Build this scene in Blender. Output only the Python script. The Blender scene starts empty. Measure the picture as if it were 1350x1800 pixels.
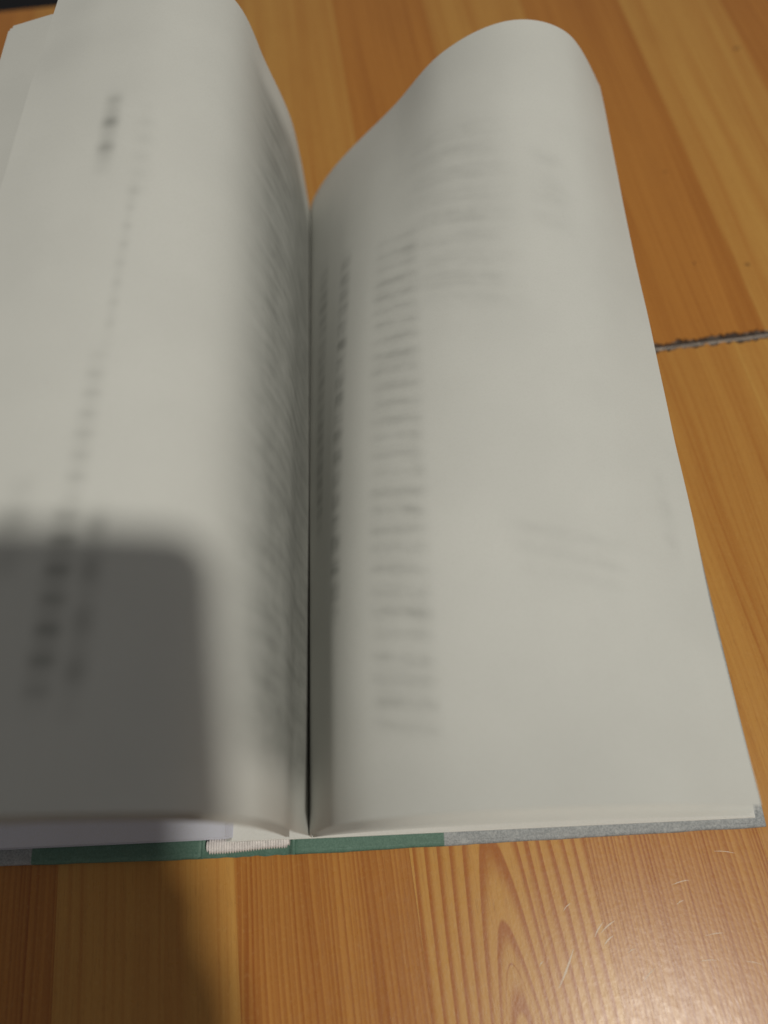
import bpy, bmesh, math, random
from mathutils import Vector, Matrix, noise as mnoise

random.seed(7)
S = bpy.context.scene
COL = S.collection
U = 0.0085            # one layout unit in metres (book page about 16 cm wide)

# ------------------------------------------------------------------ camera
TH = math.radians(26.0); ROLL = math.radians(2.7)
CAM = Vector((5.8735, -1.3682, 33.1514))
fw = Vector((0, math.sin(TH), -math.cos(TH)))
rt0 = Vector((1, 0, 0)); dn0 = fw.cross(rt0)
RT = rt0 * math.cos(ROLL) + dn0 * math.sin(ROLL)
DN = dn0 * math.cos(ROLL) - rt0 * math.sin(ROLL)
UP = -DN
cam_d = bpy.data.cameras.new('camera'); cam = bpy.data.objects.new('camera', cam_d); COL.objects.link(cam)
cam.matrix_world = Matrix(((RT.x, UP.x, -fw.x, CAM.x*U), (RT.y, UP.y, -fw.y, CAM.y*U), (RT.z, UP.z, -fw.z, CAM.z*U), (0, 0, 0, 1)))
cam_d.sensor_fit = 'VERTICAL'; cam_d.sensor_height = 36; cam_d.sensor_width = 27
cam_d.lens = 1352/1800*36
cam_d.clip_start = 0.002; cam_d.clip_end = 20
cam_d.dof.use_dof = True; cam_d.dof.focus_distance = 31.0*U; cam_d.dof.aperture_fstop = 4.4
S.camera = cam
S.render.resolution_x = 768; S.render.resolution_y = 1024

# ------------------------------------------------------------------ light
W = bpy.data.worlds.new('World'); S.world = W; W.use_nodes = True
bg = W.node_tree.nodes['Background']; bg.inputs[0].default_value = (1.0, 0.975, 0.93, 1); bg.inputs[1].default_value = 0.148
LDIR = Vector((0.40, -0.31, 1.0))
LPOS = Vector((0.6, 7.8, 12.5)) + LDIR * 150
ld = bpy.data.lights.new('ceiling_lamp', 'AREA'); ld.shape = 'DISK'; ld.size = 0.085; ld.energy = 12.6; ld.color = (1.0, 0.965, 0.87)
lamp = bpy.data.objects.new('ceiling_lamp', ld); COL.objects.link(lamp)
lamp.location = LPOS * U
lamp.rotation_euler = (Vector((4, 10, 0)) - LPOS).to_track_quat('-Z', 'Y').to_euler()
lamp['label'] = 'round ceiling lamp lighting the table from behind the photographer'; lamp['category'] = 'lamp'

S.view_settings.view_transform = 'Standard'; S.view_settings.look = 'None'
S.view_settings.exposure = 0; S.view_settings.gamma = 1; S.view_settings.use_curve_mapping = False
S.render.engine = 'CYCLES'

# ------------------------------------------------------------------ helpers
def obj(name, bm_or_mesh, mat=None, parent=None, smooth=False):
    if isinstance(bm_or_mesh, bmesh.types.BMesh):
        me = bpy.data.meshes.new(name); bm_or_mesh.to_mesh(me); bm_or_mesh.free()
    else: me = bm_or_mesh
    if mat and not me.materials: me.materials.append(mat)
    if smooth:
        for p in me.polygons: p.use_smooth = True
    o = bpy.data.objects.new(name, me); COL.objects.link(o)
    if parent: o.parent = parent
    return o
def empty(name, label, cat, loc=(0, 0, 0), rz=0):
    o = bpy.data.objects.new(name, None); COL.objects.link(o); o.location = loc; o.rotation_euler = (0, 0, rz)
    o.empty_display_size = .02; o['label'] = label; o['category'] = cat
    return o
def box_bm(x0, x1, y0, y1, z0, z1, bev=0, seg=2, bm=None):
    bm = bm or bmesh.new()
    vs = [bm.verts.new((x*U, y*U, z*U)) for x in (x0, x1) for y in (y0, y1) for z in (z0, z1)]
    for f in ((0, 1, 3, 2), (4, 6, 7, 5), (0, 4, 5, 1), (2, 3, 7, 6), (0, 2, 6, 4), (1, 5, 7, 3)): bm.faces.new([vs[i] for i in f])
    bmesh.ops.recalc_face_normals(bm, faces=bm.faces)
    if bev: bmesh.ops.bevel(bm, geom=bm.edges[:], offset=bev*U, segments=seg, affect='EDGES', profile=.5)
    return bm
def prism(pts, z0, z1, bm=None):
    """closed outline (x,y) extruded from z0 to z1"""
    bm = bm or bmesh.new()
    a = [bm.verts.new((x*U, y*U, z0*U)) for x, y in pts]; b = [bm.verts.new((x*U, y*U, z1*U)) for x, y in pts]
    n = len(pts)
    bm.faces.new(b); bm.faces.new(a[::-1])
    for i in range(n): bm.faces.new((a[i], a[(i+1) % n], b[(i+1) % n], b[i]))
    bmesh.ops.recalc_face_normals(bm, faces=bm.faces)
    return bm
def catmull(pts, n):
    P = [pts[0]] + list(pts) + [pts[-1]]; out = []
    for i in range(1, len(P)-2):
        for k in range(24):
            t = k/24
            out.append(tuple(.5*((2*b)+(-a+c)*t+(2*a-5*b+4*c-d)*t*t+(-a+3*b-3*c+d)*t**3) for a, b, c, d in zip(P[i-1], P[i], P[i+1], P[i+2])))
    out.append(tuple(pts[-1])); L = [0]
    for a, b in zip(out, out[1:]): L.append(L[-1]+math.dist(a, b))
    res = []; j = 0
    for k in range(n+1):
        s = L[-1]*k/n
        while j < len(L)-2 and L[j+1] < s: j += 1
        w = (s-L[j])/max(1e-9, L[j+1]-L[j])
        res.append(tuple(a+(b-a)*w for a, b in zip(out[j], out[j+1])))
    return res, L[-1]

class NT:
    """tiny node-graph writer"""
    def __init__(s, name):
        s.m = bpy.data.materials.new(name); s.m.use_nodes = True; s.t = s.m.node_tree
        s.b = s.t.nodes['Principled BSDF']; s.out = s.t.nodes['Material Output']
    def n(s, k, **kw):
        x = s.t.nodes.new(k)
        for a, v in kw.items(): setattr(x, a, v)
        return x
    def put(s, sock, v):
        if isinstance(v, bpy.types.NodeSocket): s.t.links.new(v, sock)
        else: sock.default_value = v
    def m_(s, op, a, b=0.0, c=0.0, clamp=False):
        x = s.n('ShaderNodeMath', operation=op, use_clamp=clamp)
        for i, v in enumerate((a, b, c)): s.put(x.inputs[i], v)
        return x.outputs[0]
    def add(s, a, b): return s.m_('ADD', a, b)
    def mul(s, a, b): return s.m_('MULTIPLY', a, b)
    def sub(s, a, b): return s.m_('SUBTRACT', a, b)
    def ss(s, v, a, b):      # smoothstep a..b -> 0..1
        x = s.n('ShaderNodeMapRange', interpolation_type='SMOOTHSTEP')
        for i, q in enumerate((v, a, b, 0.0, 1.0)): s.put(x.inputs[i], q)
        return x.outputs[0]
    def win(s, v, a, b, soft): return s.mul(s.ss(v, a-soft, a+soft), s.sub(1.0, s.ss(v, b-soft, b+soft)))
    def xyz(s, x, y, z=0.0):
        c = s.n('ShaderNodeCombineXYZ')
        for i, q in enumerate((x, y, z)): s.put(c.inputs[i], q)
        return c.outputs[0]
    def noise(s, vec, scale=1.0, detail=2.0, rough=.5, dist=0.0):
        x = s.n('ShaderNodeTexNoise'); s.put(x.inputs['Vector'], vec)
        for k, v in (('Scale', scale), ('Detail', detail), ('Roughness', rough), ('Distortion', dist)): x.inputs[k].default_value = v
        return x.outputs['Fac']
    def mix(s, f, a, b):
        x = s.n('ShaderNodeMix', data_type='RGBA'); s.put(x.inputs[0], f)
        for i, q in ((6, a), (7, b)): s.put(x.inputs[i], q if isinstance(q, bpy.types.NodeSocket) else (*q, 1))
        return x.outputs[2]
    def prop(s, name): return s.n('ShaderNodeAttribute', attribute_type='OBJECT', attribute_name=name).outputs['Fac']
    def coords(s, which='Object'):
        c = s.n('ShaderNodeTexCoord').outputs[which]
        q = s.n('ShaderNodeSeparateXYZ'); s.t.links.new(c, q.inputs[0])
        return q.outputs
    def bump(s, h, strength=.2, dist=.0002):
        x = s.n('ShaderNodeBump'); s.put(x.inputs['Height'], h); s.put(x.inputs['Strength'], strength); x.inputs['Distance'].default_value = dist
        s.t.links.new(x.outputs[0], s.b.inputs['Normal'])
    def set(s, **kw):
        for k, v in kw.items():
            s.put(s.b.inputs[k.replace('_', ' ')], (*v, 1) if isinstance(v, tuple) and len(v) == 3 else v)
        return s.m
K = 1/U

# ------------------------------------------------------------------ wood
def wood():
    g = NT('varnished_pine')
    o = g.coords('Object'); x = g.mul(o[0], K); y = g.mul(o[1], K)
    seed = g.prop('seed'); tint = g.prop('tint'); arch = g.prop('arch'); ax = g.prop('arch_x'); ay = g.prop('arch_y'); fine = g.prop('fine')
    sz = g.mul(seed, 7.31)
    warp = g.sub(g.noise(g.xyz(g.mul(x, .25), g.mul(y, .035), sz), 1, 2), .5)
    xw = g.add(x, g.mul(warp, 1.1))
    # growth rings: parabolic arches on the flat-sawn boards, straight lines elsewhere
    r = g.sub(xw, ax)
    par = g.add(g.mul(g.mul(r, r), 1.0), g.mul(g.sub(y, ay), .17))
    gg = g.add(g.mul(g.m_('SQRT', g.m_('ABSOLUTE', par)), 1.0), g.mul(warp, .6))
    ring_a = g.m_('FRACT', g.mul(gg, g.add(1.6, g.mul(fine, 1.3))))
    la = g.mul(g.ss(ring_a, .35, .86), g.sub(1.0, g.ss(ring_a, .9, 1.0)))
    lines = g.noise(g.xyz(g.mul(xw, 7.5), g.mul(y, .05), sz), 1, 3, .62)
    ls = g.ss(lines, .45, .66)
    per = g.m_('FRACT', g.add(g.mul(xw, g.add(2.2, g.mul(fine, 3.2))), g.mul(g.noise(g.xyz(g.mul(x, 1.3), g.mul(y, .03), sz), 1, 2), 3.0)))
    lp = g.mul(g.mul(g.ss(per, .1, .8), g.sub(1.0, g.ss(per, .84, 1.0))), fine)
    band = g.ss(g.noise(g.xyz(g.mul(xw, 1.0), g.mul(y, .022), g.add(sz, 3.0)), 1, 2), .4, .68)
    rare = g.ss(g.noise(g.xyz(g.mul(xw, 2.6), g.mul(y, .045), g.add(sz, 9.0)), 1, 1), .64, .74)
    late = g.add(g.mul(la, arch), g.mul(g.sub(1.0, arch), g.add(g.add(g.mul(ls, .30), g.mul(lp, .62)), g.mul(band, .26))))
    late = g.m_('ADD', g.add(late, g.mul(ls, g.mul(arch, .18))), g.mul(rare, .28), clamp=True)
    pale = g.mix(late, (.575, .308, .076), (.41, .140, .024))
    orng = g.mix(late, (.490, .200, .040), (.300, .090, .015))
    colr = g.mix(tint, pale, orng)
    pores = g.ss(g.noise(g.xyz(g.mul(x, 26), g.mul(y, 1.5), sz), 1, 2, .7), .56, .72)
    colr = g.mix(g.mul(pores, .26), colr, (.22, .08, .02))
    blot = g.noise(g.xyz(g.mul(x, .35), g.mul(y, .12), g.add(sz, 5)), 1, 3)
    colr = g.mix(g.mul(g.ss(blot, .45, .75), .22), colr, (.36, .14, .03))
    mott = g.noise(g.xyz(g.mul(x, 9), g.mul(y, 6), sz), 1, 3, .7)
    colr = g.mix(g.mul(g.ss(mott, .5, .8), .14), colr, (.70, .46, .18))
    specks = g.ss(g.noise(g.xyz(g.mul(x, 1.9), g.mul(y, 1.9), g.add(sz, 2)), 1, 0), .90, .91)
    colr = g.mix(g.mul(specks, .7), colr, (.07, .03, .015))
    orange_peel = g.noise(g.xyz(g.mul(x, 9), g.mul(y, 5.0), sz), 1, 2, .6)
    h = g.add(g.mul(orange_peel, .55), g.mul(lines, .25))
    h = g.add(h, g.mul(pores, -.12))
    g.bump(h, .22, .00022)
    dust = g.noise(g.xyz(g.mul(x, 2.3), g.mul(y, 2.0), 1.0), 1, 4, .7)
    return g.set(Base_Color=colr, Roughness=g.add(.21, g.mul(dust, .18)), Specular_IOR_Level=.34)
WOOD = wood()
def plain(name, col, rough=.6, nz=0, nscale=200, bump=0):
    g = NT(name)
    if nz:
        f = g.noise(g.n('ShaderNodeTexCoord').outputs['Object'], nscale, 4, .65)
        c = g.mix(g.ss(f, .3, .7), tuple(v*(1-nz) for v in col), tuple(min(1, v*(1+nz)) for v in col))
        if bump: g.bump(f, bump)
    else: c = col
    return g.set(Base_Color=c, Roughness=rough)

# ------------------------------------------------------------------ floor and table
FLOOR_Z = -75/0.85
fl = bmesh.new()
vs = [fl.verts.new((a*3, b*3, FLOOR_Z*U)) for a, b in ((-1, -1), (1, -1), (1, 1), (-1, 1))]; fl.faces.new(vs)
floor = obj('floor', fl, plain('dark_floor', (.012, .012, .016), .7, .3, 30)); floor['kind'] = 'structure'

table = empty('table', 'varnished pine table top of pale and orange planks with a ragged crack across it', 'table', (0, 0, FLOOR_Z*U), math.radians(5.27))
TZ = -FLOOR_Z            # table-local height of the top surface
ca, sa = math.cos(math.radians(5.27)), math.sin(math.radians(5.27))
def to_t(x, y): return (ca*x + sa*y, -sa*x + ca*y)
VC = to_t(21.06, 23.75)[1]      # the crack
V_END = 57.5; V_FRONT = -38
def ragged(u0, u1, v, amp, sd, step=.11):
    n = max(2, int((u1-u0)/step)); out = []
    for i in range(n+1):
        u = u0 + (u1-u0)*i/n
        a = mnoise.noise(Vector((u*1.1, sd, 0)))*.6 + mnoise.noise(Vector((u*3.7, sd, 3)))*.5 + mnoise.noise(Vector((u*9, sd, 5)))*.3
        out.append((u, v + amp*max(-.35, a)))
    return out
def plank(u0, u1, v0, v1, tint, arch=0, ax=0, ay=0, fine=.5, seed=0, crack=0):
    e = .0015
    if crack < 0:   pts = [(u0+e, v0), (u1-e, v0)] + ragged(u0+e, u1-e, v1, .42, 1.7)[::-1]
    elif crack > 0: pts = ragged(u0+e, u1-e, v0, -.42, 8.3) + [(u1-e, v1), (u0+e, v1)]
    else: pts = [(u0+e, v0), (u1-e, v0), (u1-e, v1), (u0+e, v1)]
    o = obj('plank', prism(pts, TZ-2.4, TZ), WOOD, table)
    for k, v in (('tint', tint), ('arch', arch), ('arch_x', ax), ('arch_y', ay), ('fine', fine), ('seed', seed)): o[k] = float(v)
    return o
GAP = .29
front = {  # left edge u : tint, arch, arch_x, arch_y, fine
    -42.1: (.7, 0, 0, 0, .5), -35.2: (.2, 0, 0, 0, .3), -28.3: (.8, 0, 0, 0, .6), -21.4: (.3, 1, -18, 4, .3),
    -14.5: (.95, 0, 0, 0, .55), -7.6: (.2, 0, 0, 0, .06), -.7: (.72, 0, 0, 0, .75), 6.2: (.18, 1, 9.2, -5.0, .55),
    13.1: (.48, 0, 0, 0, 1.0), 20.0: (.38, 0, 0, 0, .12), 26.9: (.12, 0, 0, 0, .2), 33.8: (.7, 0, 0, 0, .5), 40.7: (.3, 0, 0, 0, .5)}
for i, (u, (t, a, x, y, f)) in enumerate(front.items()):
    plank(u, u+6.9, V_FRONT, VC-GAP, t, a, x, y, f, i*1.37+.5, -1)
rear = [(-39.6, -32.7, .5), (-32.7, -25.8, .2), (-25.8, -18.95, .8), (-18.95, -12.1, .95), (-12.1, -5.2, .4), (-5.2, 1.7, .85), (1.7, 8.9, .15), (8.9, 15.3, .95), (15.3, 22.05, .25), (22.05, 28.85, .92), (28.85, 35.75, .06), (35.75, 42.6, .95), (42.6, 49.5, .4)]
for i, (u0, u1, t) in enumerate(rear):
    plank(u0, u1, VC+GAP, V_END, t, 0, 0, 0, .22, 20+i*2.11, 1)
# dark broken board edge under the gap and the pale metal strip that fills it
crackbm = box_bm(-39, 47, VC-.9, VC+.9, TZ-2.2, TZ-.10)
obj('joint_core', crackbm, plain('broken_chipboard', (.055, .038, .03), .9, .6, 900, .6), table)
bm = bmesh.new(); n = 320
for i in range(n):
    u0 = -39+86*i/n; u1 = -39+86*(i+1)/n
    def zz(u): return TZ-.07 + .025*mnoise.noise(Vector((u*.9, 4, 1)))
    def vv(u): return VC-.015 + .03*mnoise.noise(Vector((u*.5, 9, 1)))
    q = [bm.verts.new((a*U, b*U, c*U)) for a, b, c in ((u0, vv(u0)-.09, zz(u0)-.04), (u1, vv(u1)-.09, zz(u1)-.04), (u1, vv(u1), zz(u1)), (u0, vv(u0), zz(u0)))]
    bm.faces.new(q)
    q = [bm.verts.new((a*U, b*U, c*U)) for a, b, c in ((u0, vv(u0), zz(u0)), (u1, vv(u1), zz(u1)), (u1, vv(u1)+.09, zz(u1)-.04), (u0, vv(u0)+.09, zz(u0)-.04))]
    bm.faces.new(q)
bmesh.ops.remove_doubles(bm, verts=bm.verts, dist=1e-7)
obj('joint_strip', bm, plain('grey_edge_strip', (.34, .29, .25), .5, .35, 500), table, True)
# chipped varnish crumbs along the crack
CR = plain('chipped_edge', (.16, .125, .10), .9, .4, 600)
for i in range(70):
    u = 20 + random.random()*12; sgn = random.choice((-1, 1)); w = .06+.2*random.random()
    bm = bmesh.new(); bmesh.ops.create_icosphere(bm, subdivisions=1, radius=1)
    for v in bm.verts:
        k = 1+.5*mnoise.noise(v.co*2+Vector((i, 0, 0)))
        v.co = Vector((u+v.co.x*w*k, VC+sgn*(.17+.09*random.random())+v.co.y*.06*k, TZ-.02+v.co.z*.028*k))*U
    obj('chip', bm, CR, table)
# legs and rails that carry the top
for u in (-38, 43):
    for v in (-34, 53): obj('leg', box_bm(u, u+4.5, v, v+4.5-1, 0, TZ-2.4, .2), WOOD, table)
# scratches in the varnish near the lamp's glint
SCR = plain('scratched_varnish', (.72, .58, .45), .5)
def px_t(px, py):
    d = RT*((px-675)/1352) + DN*((py-900)/1352) + fw; p = CAM + d*(-CAM.z/d.z); return to_t(p.x, p.y)
scr = [((1008, 1668), (982, 1738), .030), ((1056, 1640), (1082, 1618), .018), ((1045, 1648), (1060, 1622), .02), ((1130, 1728), (1152, 1702), .016), ((990, 1602), (1003, 1588), .014),
       ((1180, 1556), (1212, 1547), .012), ((1255, 1496), (1292, 1500), .012), ((1104, 1675), (1118, 1668), .012), ((1190, 1590), (1202, 1583), .012), ((948, 1700), (956, 1690), .014),
       ((1240, 1645), (1275, 1640), .010), ((1230, 1690), (1262, 1688), .011), ((1062, 1662), (1078, 1645), .02), ((1310, 1690), (1340, 1696), .012)]
for (a, b, w) in scr:
    p = Vector(px_t(*a)); q = Vector(px_t(*b)); d = (q-p); nrm = Vector((-d.y, d.x)).normalized(); bm = bmesh.new(); top = []; bot = []
    N = 9
    for i in range(N+1):
        t = i/N; c = p+d*t+nrm*(.03*math.sin(t*3)); ww = w*(.25+math.sin(math.pi*t))*(.6+.5*random.random())
        top.append(bm.verts.new(((c+nrm*ww).x*U, (c+nrm*ww).y*U, (TZ+.004)*U))); bot.append(bm.verts.new(((c-nrm*ww).x*U, (c-nrm*ww).y*U, (TZ+.004)*U)))
    for i in range(N): bm.faces.new((bot[i], bot[i+1], top[i+1], top[i]))
    obj('scratch', bm, SCR, table)

# ------------------------------------------------------------------ paper
def paper(name, prints=(), skew=0.0, rough_rows=1.0, base=(.665, .668, .632), trans=.03):
    """prints: u0,u1 (fraction of sheet width), v0,v1 (fraction of height), softness u, rows, strength, kind"""
    g = NT(name); uv = g.coords('UV'); u, v = uv[0], uv[1]
    ob = g.n('ShaderNodeTexCoord').outputs['Object']
    fib = g.noise(ob, 1500, 4, .75); cloud = g.noise(ob, 28, 3, .6)
    c = g.mix(g.ss(cloud, .3, .72), tuple(k*.96 for k in base), base)
    c = g.mix(g.mul(g.ss(fib, .42, .7), .24), c, (.55, .548, .505))
    ink = 0.0
    if prints:
        v = g.add(v, g.mul(u, skew))
        streak = g.ss(g.noise(g.xyz(g.mul(u, 4), g.mul(v, 34), 0.0), 1, 3, .65), .28, .70)
        patch = g.ss(g.noise(g.xyz(g.mul(u, 16), g.mul(v, 30), 4.0), 1, 2, .6), .25, .68)
    for i, (u0, u1, v0, v1, su, rows, st, fill) in enumerate(prints):
        w = g.mul(g.win(u, u0, u1, su), g.win(v, v0+skew*(u0+u1)/2, v1+skew*(u0+u1)/2, .025))
        row = g.m_('FRACT', g.mul(v, rows)); ln = g.win(row, .5-fill/2, .5+fill/2, .22)
        k = g.mul(g.mul(w, g.add(.45, g.mul(ln, .55))), g.mul(g.add(1-.65*rough_rows, g.mul(streak, .65*rough_rows)), g.add(1-.6*rough_rows, g.mul(patch, .6*rough_rows))))
        ink = g.add(ink, g.mul(k, st))
    if prints: c = g.mix(g.m_('MINIMUM', ink, .9), c, (.075, .08, .07))
    g.bump(g.add(g.mul(fib, .35), cloud), .12, .0004)
    g.set(Base_Color=c, Roughness=.62, Specular_IOR_Level=.28)
    tr = g.n('ShaderNodeBsdfTranslucent'); g.t.links.new(c, tr.inputs[0])
    mx = g.n('ShaderNodeMixShader'); mx.inputs[0].default_value = trans
    g.t.links.new(g.b.outputs[0], mx.inputs[1]); g.t.links.new(tr.outputs[0], mx.inputs[2]); g.t.links.new(mx.outputs[0], g.out.inputs[0])
    return g.m
P_BLANK = paper('page_paper')
P_LEFT = paper('left_page_print_and_shade', [
    (.02, .50, .05, .95, .10, 40, .56, 2.0), (.06, .47, .09, .93, .06, 46, .10, .5),  # first block: smeared print plus gutter shade painted as one even tone
    (.765, .795, .085, .24, .012, 40, .55, .34), (.765, .788, .25, .40, .012, 46, .24, .3), (.812, .838, .65, .75, .012, 26, .55, .3), (.762, .772, .42, .62, .010, 40, .22, .3),
    (.728, .752, .08, .24, .014, 24, .40, .45), (.750, .775, .60, .74, .016, 40, .10, .5), (.830, .862, .19, .26, .016, 24, .28, .6)], 0.0, .30)
P_RIGHT = paper('printed_right_page', [
    (.125, .175, .36, .80, .014, 44, .34, .6), (.245, .285, .22, .76, .014, 34, .55, .6),
    (.37, .475, .08, .72, .018, 42, .34, .42), (.48, .66, .58, .86, .06, 30, .20, .7),
    (.735, .80, .68, .80, .03, 20, .14, .5), (.63, .82, .225, .285, .03, 40, .12, .5), (.92, .95, .26, .36, .015, 22, .12, .6)], .12, .85)
P_FLY = paper('lavender_endpaper', (), 0, 1, (.66, .67, .76), .05)
P_FLAT = paper('page_paper_lit', (), 0, 1, (.76, .755, .72), .05)  # brighter copy of the page paper, lamplight on the flat pages painted in

Y0, Y1 = .5, 33.4
def sheet(name, T, Hd, mat, parent, nu=56, nv=64, wav=.05, seed=0, y0=Y0, y1=Y1, thick=.012, curl=0.0, pw=1.0):
    t, _ = catmull(T, nu); h, _ = catmull(Hd, nu)
    bm = bmesh.new(); uvl = bm.loops.layers.uv.new('UVMap'); G = []
    for j in range(nv+1):
        w = j/nv; row = []
        for i in range(nu+1):
            f = i/nu
            p = w**pw; x = t[i][0]*(1-p)+h[i][0]*p; z = t[i][1]*(1-p)+h[i][1]*p
            nz = wav*f*(mnoise.noise(Vector((f*2.2+seed, w*4.5, seed*1.7)))*1.6 + .5*mnoise.noise(Vector((f*6+seed, w*11, 2.0))))
            yy = y0+(y1-y0)*w
            if curl and w < .16: z += curl*math.sin(math.pi*f)*f*(1-w/.16)**2
            if w > .97: yy += .03*mnoise.noise(Vector((f*9, seed, 1)))
            row.append(bm.verts.new(((x)*U, yy*U, (z+nz)*U)))
        G.append(row)
    for j in range(nv):
        for i in range(nu):
            fc = bm.faces.new((G[j][i], G[j][i+1], G[j+1][i+1], G[j+1][i])); fc.smooth = True
            for lp, (a, b) in zip(fc.loops, ((i, j), (i+1, j), (i+1, j+1), (i, j+1))): lp[uvl].uv = (a/nu, b/nv)
    o = obj(name, bm, mat, parent)
    md = o.modifiers.new('thickness', 'SOLIDIFY'); md.thickness = thick*U; md.offset = 0
    es = o.modifiers.new('crisp_edge', 'EDGE_SPLIT'); es.split_angle = math.radians(60)
    return o

book = empty('open_book', 'thick open hardcover book with green and grey cover, pages arching up in mid turn', 'book')
# covers -------------------------------------------------------------
def cover_mat():
    g = NT('cover_cloth'); o = g.coords('Object'); x = g.mul(o[0], K); y = g.mul(o[1], K); z = g.mul(o[2], K)
    wear = g.noise(g.xyz(g.mul(x, 2.2), g.mul(y, 2.2), z), 1, 4, .7); fine = g.noise(g.xyz(g.mul(x, 14), g.mul(y, 14), z), 1, 3, .7)
    green = g.mix(g.ss(fine, .3, .7), (.085, .165, .125), (.125, .225, .175))
    green = g.mix(g.mul(g.ss(wear, .55, .8), .5), green, (.22, .33, .28))
    grey = g.mix(g.ss(fine, .3, .7), (.235, .25, .26), (.40, .415, .42)); grey = g.mix(g.mul(g.ss(wear, .5, .75), .5), grey, (.55, .56, .55))
    side = g.add(g.ss(x, 7.6, 7.66), g.sub(1.0, g.ss(x, -8.65, -8.59)))
    c = g.mix(side, green, grey)
    g.bump(g.add(fine, wear), .3, .0002)
    return g.set(Base_Color=c, Roughness=.55, Specular_IOR_Level=.35)
CM = cover_mat()
def cover(name, x0, x1, ytilt):
    """board with softly rounded edges, a wavy wrapped edge and a slightly bumped corner"""
    bm = bmesh.new(); nx = 60; ny = 40; pro = []
    sgn = 1 if x1 > x0 else -1
    prof = [(0, .0), (-.05, .05), (-.07, .14), (-.05, .23), (0, .28), (.10, .30)]
    ring = []
    def P(s, t, z, inset):
        x = x0+(x1-x0)*s; y = 0+34.0*t
        x += sgn*inset*(1 if s > .5 else -1)*(-1) if s in (0, 1) else 0
        y += inset*(1 if t < .5 else -1) if t in (0, 1) else 0
        y += ytilt*abs(x-x0)
        z += .018*mnoise.noise(Vector((x*.9, y*.5, z*2))) + .0
        if t == 0: y += .03*mnoise.noise(Vector((x*.7, 2, 0))) + .012*mnoise.noise(Vector((x*4, 2, z*6)))
        if s > .98 and t < .03: z += .06; 
        return bm.verts.new((x*U, y*U, max(.012, z)*U))
    per = [(i/nx, 0) for i in range(nx)] + [(1, j/ny) for j in range(ny)] + [(1-i/nx, 1) for i in range(nx)] + [(0, 1-j/ny) for j in range(ny)]
    rings = [[P(s, t, z, ins) for s, t in per] for ins, z in prof]
    n = len(per)
    for a, b in zip(rings, rings[1:]):
        for i in range(n): bm.faces.new((a[i], a[(i+1) % n], b[(i+1) % n], b[i])).smooth = True
    bm.faces.new(rings[-1]); bm.faces.new(rings[0][::-1])
    bmesh.ops.recalc_face_normals(bm, faces=bm.faces)
    return obj(name, bm, CM, book)
right_cover = cover('cover_board', 1.78, 20.25, .011)
left_cover = cover('cover_board', -1.95, -20.8, .012)
right_cover['label'] = 'cover board beneath the lower stack, green then mottled grey'
# spine strip, rounded groove folds and headband ----------------------
bm = bmesh.new(); pr = []; nx = 44
for i in range(nx+1):
    x = -1.95+3.73*i/nx
    e = min(x+1.95, 1.78-x)
    z = .035 + .20*math.exp(-(e/.16)**2) + .012*mnoise.noise(Vector((x*5, 0, 0)))
    pr.append((x, z))
NYS = 50
G = [[bm.verts.new((x*U, (34.0*j/NYS + (.05*mnoise.noise(Vector((x*2.5, 1, 0))) - .05 if j == 0 else 0))*U, z*U)) for x, z in pr] for j in range(NYS+1)]
for j in range(NYS):
    for i in range(nx): bm.faces.new((G[j][i], G[j][i+1], G[j+1][i+1], G[j+1][i])).smooth = True
sp = obj('spine', bm, CM, book); md = sp.modifiers.new('t', 'SOLIDIFY'); md.thickness = .10*U; md.offset = 1
for xx, tw in ((1.72, .5), (-1.95, -.6)):          # folded cloth at the joints
    bm = bmesh.new(); N = 14
    for k in range(2):
        ring = []
    rows = []
    for j in range(9):
        y = -.03+.7*j/8; row = []
        for i in range(9):
            a = math.pi*i/8; r = .17*(1-.25*j/8)*(1+.25*mnoise.noise(Vector((i*.6, j*.7, xx))))
            row.append(bm.verts.new(((xx+tw*.22*j/8+math.cos(a)*r)*U, y*U, (.06+math.sin(a)*r*1.25)*U)))
        rows.append(row)
    for j in range(8):
        for i in range(8): bm.faces.new((rows[j][i], rows[j][i+1], rows[j+1][i+1], rows[j+1][i])).smooth = True
    bm.faces.new(rows[0])
    obj('hinge_fold', bm, CM, book)
HB = plain('headband_cotton', (.70, .66, .64), .85, .12, 700, .4)
bm = bmesh.new(); N = 200; R = 10; rows = []
for i in range(N+1):
    x = -1.68+3.25*i/N
    rr = .20*(1+.13*math.sin(i*2*math.pi/6.2))*(1 if 6 < i < N-6 else .7)
    rows.append([bm.verts.new((x*U, (.42+math.cos(2*math.pi*k/R)*rr*1.35+.05*math.sin(x*1.3))*U, (.42+math.sin(2*math.pi*k/R)*rr)*U)) for k in range(R)])
for a, b in zip(rows, rows[1:]):
    for k in range(R): bm.faces.new((a[k], a[(k+1) % R], b[(k+1) % R], b[k])).smooth = True
bm.faces.new(rows[0]); bm.faces.new(rows[-1][::-1])
obj('headband', bm, HB, book)
# glued backs of the sections, rising from the spine -------------------
GL = plain('glued_sections', (.62, .56, .48), .8, .15, 400, .3)
for k in range(9):
    x = -1.5+3.0*k/8
    bm = box_bm(x-.16, x+.16, .85, 33.3, .22, .5+.2*math.sin(math.pi*(k+.5)/9), .07)
    obj('section_back', bm, GL, book)

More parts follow.
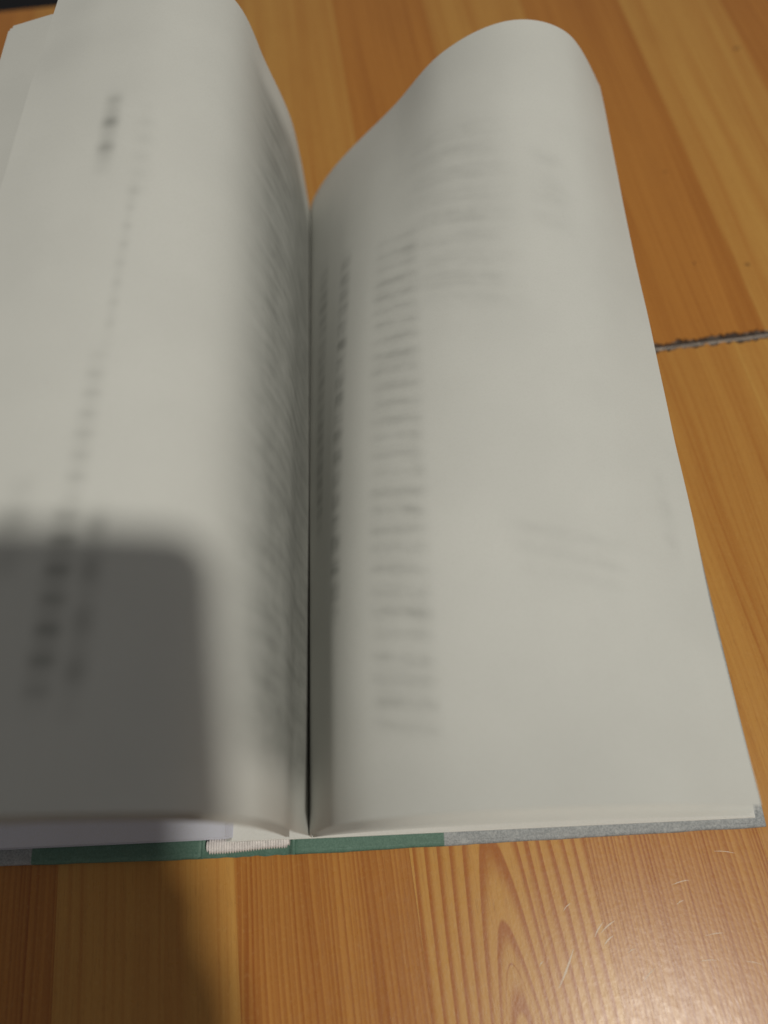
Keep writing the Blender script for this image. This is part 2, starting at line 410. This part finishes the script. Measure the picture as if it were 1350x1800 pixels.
# flat stacks on either board -----------------------------------------
def flat_stack(sign, x_in, x_out, z0, n, dz, rise, mat, stag, tail):
    for k in range(n):
        zb = z0+dz*k; q = random.uniform
        xo = x_out+sign*(-.03*k+q(-.03, .03)); y0 = tail+.02*k*0+q(-.025, .025)
        xi = x_in+sign*stag*k
        prof = [(xi, zb+rise+.02*k-.1), (xi+sign*.5, zb+rise*1.1), (max(x_in*sign+2.6, xi*sign+1)*sign, zb+rise*.5), (x_in+sign*5, zb+rise*.06), (x_in+sign*11, zb), (xo, zb)]
        sheet('page', prof, prof, mat, book, 26, 6, .0, k, y0, 33.5+q(-.03, .03), dz*.93)
flat_stack(1, -.9, 19.9, .36, 9, .055, .30, P_FLAT, .04, .50)
flat_stack(-1, -.2, -19.9, .38, 14, .075, .12, P_FLY, .04, .62)

# sheets in mid turn ----------------------------------------------------
AT = [(2.48, .75), (2.47, 1.9), (2.36, 3.0), (2.2, 4.7), (2.25, 7.5), (1.85, 10.4), (.6, 12.6), (-1.6, 13.6), (-4.6, 14.1), (-7.7, 14.4)]
AH = [(2.47, .75), (2.46, 1.8), (2.42, 3.0), (2.35, 4.8), (2.12, 7.35), (1.36, 10.2), (.5, 13.1), (-1.6, 14.6), (-4.2, 14.7), (-6.55, 14.2)]
BT = [(1.6, 1.6), (1.55, 4.5), (1.2, 7.8), (0, 10.6), (-2.4, 11.9), (-6, 12.2), (-9.8, 11.3)]
BH = [(1.9, 1.6), (1.8, 5), (1.4, 8), (.2, 10.9), (-2.6, 12.7), (-6.2, 12.9), (-9.75, 12.25)]
def lerp(A, B, w):
    a, _ = catmull(A, 20); b, _ = catmull(B, 20); return [tuple(p+(q-p)*w for p, q in zip(m, n)) for m, n in zip(a, b)]
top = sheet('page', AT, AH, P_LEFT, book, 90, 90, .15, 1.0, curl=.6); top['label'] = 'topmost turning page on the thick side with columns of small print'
for k, w in enumerate((.90, .95)):
    sheet('page', lerp(AT, BT, w), lerp(AH, BH, w), P_BLANK, book, 50, 40, .07, 3.0+k, Y0+.02*k, Y1-.05*(k % 2))
sheet('page', BT, BH, P_BLANK, book, 70, 60, .12, 9.0)
RTl = [(2.50, .75), (2.50, 1.9), (2.86, 3.1), (3.3, 4.6), (3.9, 6.2), (5.2, 7.5), (7.5, 8.3), (10.5, 8.3), (14.2, 7.6), (17.62, 6.2)]
RHl = [(2.5, .75), (2.54, 1.6), (2.85, 2.4), (3.6, 3.6), (4.8, 5.1), (7.4, 7.8), (9.6, 10.3), (12.5, 11.6), (15.3, 10.9), (17.4, 8.2)]
rs = sheet('page', RTl, RHl, P_RIGHT, book, 90, 90, .15, 12.0, curl=1.7, pw=2.0); rs['label'] = 'topmost turning page on the thin side with faint print'
F2T = [(2.5, .7), (3.2, 1.5), (6, 3.0), (10, 3.6), (14.5, 3.1), (19.2, 1.6)]
F2H = [(2.6, .7), (3.8, 1.9), (6.6, 4.2), (10.2, 5.6), (14.5, 5.4), (18.6, 3.4)]
for k, w in enumerate((.45, .7, 1.0)):
    sheet('page', lerp(RTl, F2T, w), lerp(RHl, F2H, w), P_BLANK, book, 44, 30, .06, 15+k, Y0, Y1-.2, pw=2.0)

# ------------------------------------------------------------------ the phone that takes the picture (casts the shadow on the pages)
PW, PH, PT = 8.7, 18.6, .9
corner = CAM - fw*.75 + RT*3.75 + UP*3.3      # its upper right corner
ph_o = corner - RT*(PW/2) - UP*(PH/2)
Mph = Matrix(((RT.x, UP.x, -fw.x, ph_o.x*U), (RT.y, UP.y, -fw.y, ph_o.y*U), (RT.z, UP.z, -fw.z, ph_o.z*U), (0, 0, 0, 1)))
phone = empty('smartphone', 'dark smartphone held above the open book, casting the rounded shadow', 'phone'); phone.matrix_world = Mph
def rrect(w, h, r, n=10):
    out = []
    for cx, cy, a0 in ((w/2-r, h/2-r, 0), (-w/2+r, h/2-r, 90), (-w/2+r, -h/2+r, 180), (w/2-r, -h/2+r, 270)):
        for k in range(n+1): a = math.radians(a0+90*k/n); out.append((cx+r*math.cos(a), cy+r*math.sin(a)))
    return out
bm = prism(rrect(PW, PH, 1.2), -PT/2, PT/2)
bmesh.ops.bevel(bm, geom=[e for e in bm.edges if abs(e.verts[0].co.z-e.verts[1].co.z) < 1e-9], offset=.15*U, segments=2, affect='EDGES')
obj('body', bm, plain('phone_metal', (.03, .032, .036), .35, .1), phone)
obj('screen', prism(rrect(PW-.4, PH-.4, 1.0), PT/2+.004, PT/2+.02), plain('dark_glass', (.01, .01, .012), .08), phone)
lx, ly = PW/2-3.75, PH/2-3.3
bm = bmesh.new(); bmesh.ops.create_cone(bm, cap_ends=False, segments=24, radius1=.55*U, radius2=.55*U, depth=.12*U, matrix=Matrix.Translation((lx*U, ly*U, -(PT/2+.06)*U)))
obj('lens_ring', bm, plain('lens_metal', (.1, .1, .1), .3), phone)

# hand that holds it ---------------------------------------------------
SKIN = plain('skin', (.46, .27, .19), .5, .12, 300, .15)
def L(x, y, z): return Mph @ Vector((x*U, y*U, z*U))
chains = []
pal = [(6.9, -15, 2.2, 2.8), (5.7, -11, 1.6, 2.5), (4.9, -7.6, 1.3, 2.0), (4.5, -4.3, 1.0, 1.4)]
wrist = (6.3, -25, 3.2, 2.7); elbow = (11, -40, 4.5, 3.6)
verts = [elbow, wrist] + pal; edges = [(i, i+1) for i in range(len(verts)-1)]
def chain(root, pts):
    prev = root
    for p in pts: verts.append(p); edges.append((prev, len(verts)-1)); prev = len(verts)-1
chain(5, [(4.35, -1.9, .5, .85), (4.3, -1.2, -.6, .75), (2.4, -1.0, -1.2, .74), (.7, -.9, -1.15, .64)])
chain(5, [(4.6, -3.7, .2, .92), (4.6, -3.3, -.8, .85), (2.3, -3.1, -1.3, .8), (.2, -3.0, -1.25, .68)])
chain(4, [(4.8, -6.0, .2, .92), (4.7, -5.5, -.8, .84), (2.4, -5.3, -1.3, .78), (.6, -5.2, -1.2, .66)])
chain(4, [(4.9, -8.2, .2, .84), (4.7, -7.7, -.8, .74), (2.8, -7.4, -1.2, .66), (1.4, -7.3, -1.15, .56)])
chain(3, [(2.6, -8.4, 2.0, 1.3), (1.2, -5.6, 1.6, 1.0), (.6, -3.3, 1.25, .82)])
me = bpy.data.meshes.new('hand'); me.from_pydata([L(*v[:3]) for v in verts], edges, [])
hand = bpy.data.objects.new('hand', me); COL.objects.link(hand); me.materials.append(SKIN)
sk = hand.modifiers.new('skin', 'SKIN')
for i, v in enumerate(verts): me.skin_vertices[0].data[i].radius = (v[3]*U, v[3]*U)
me.skin_vertices[0].data[0].use_root = True
hand.modifiers.new('sub', 'SUBSURF').render_levels = 2; hand.modifiers['sub'].levels = 2
hand['label'] = 'bare hand and forearm gripping the side of the smartphone'; hand['category'] = 'hand'
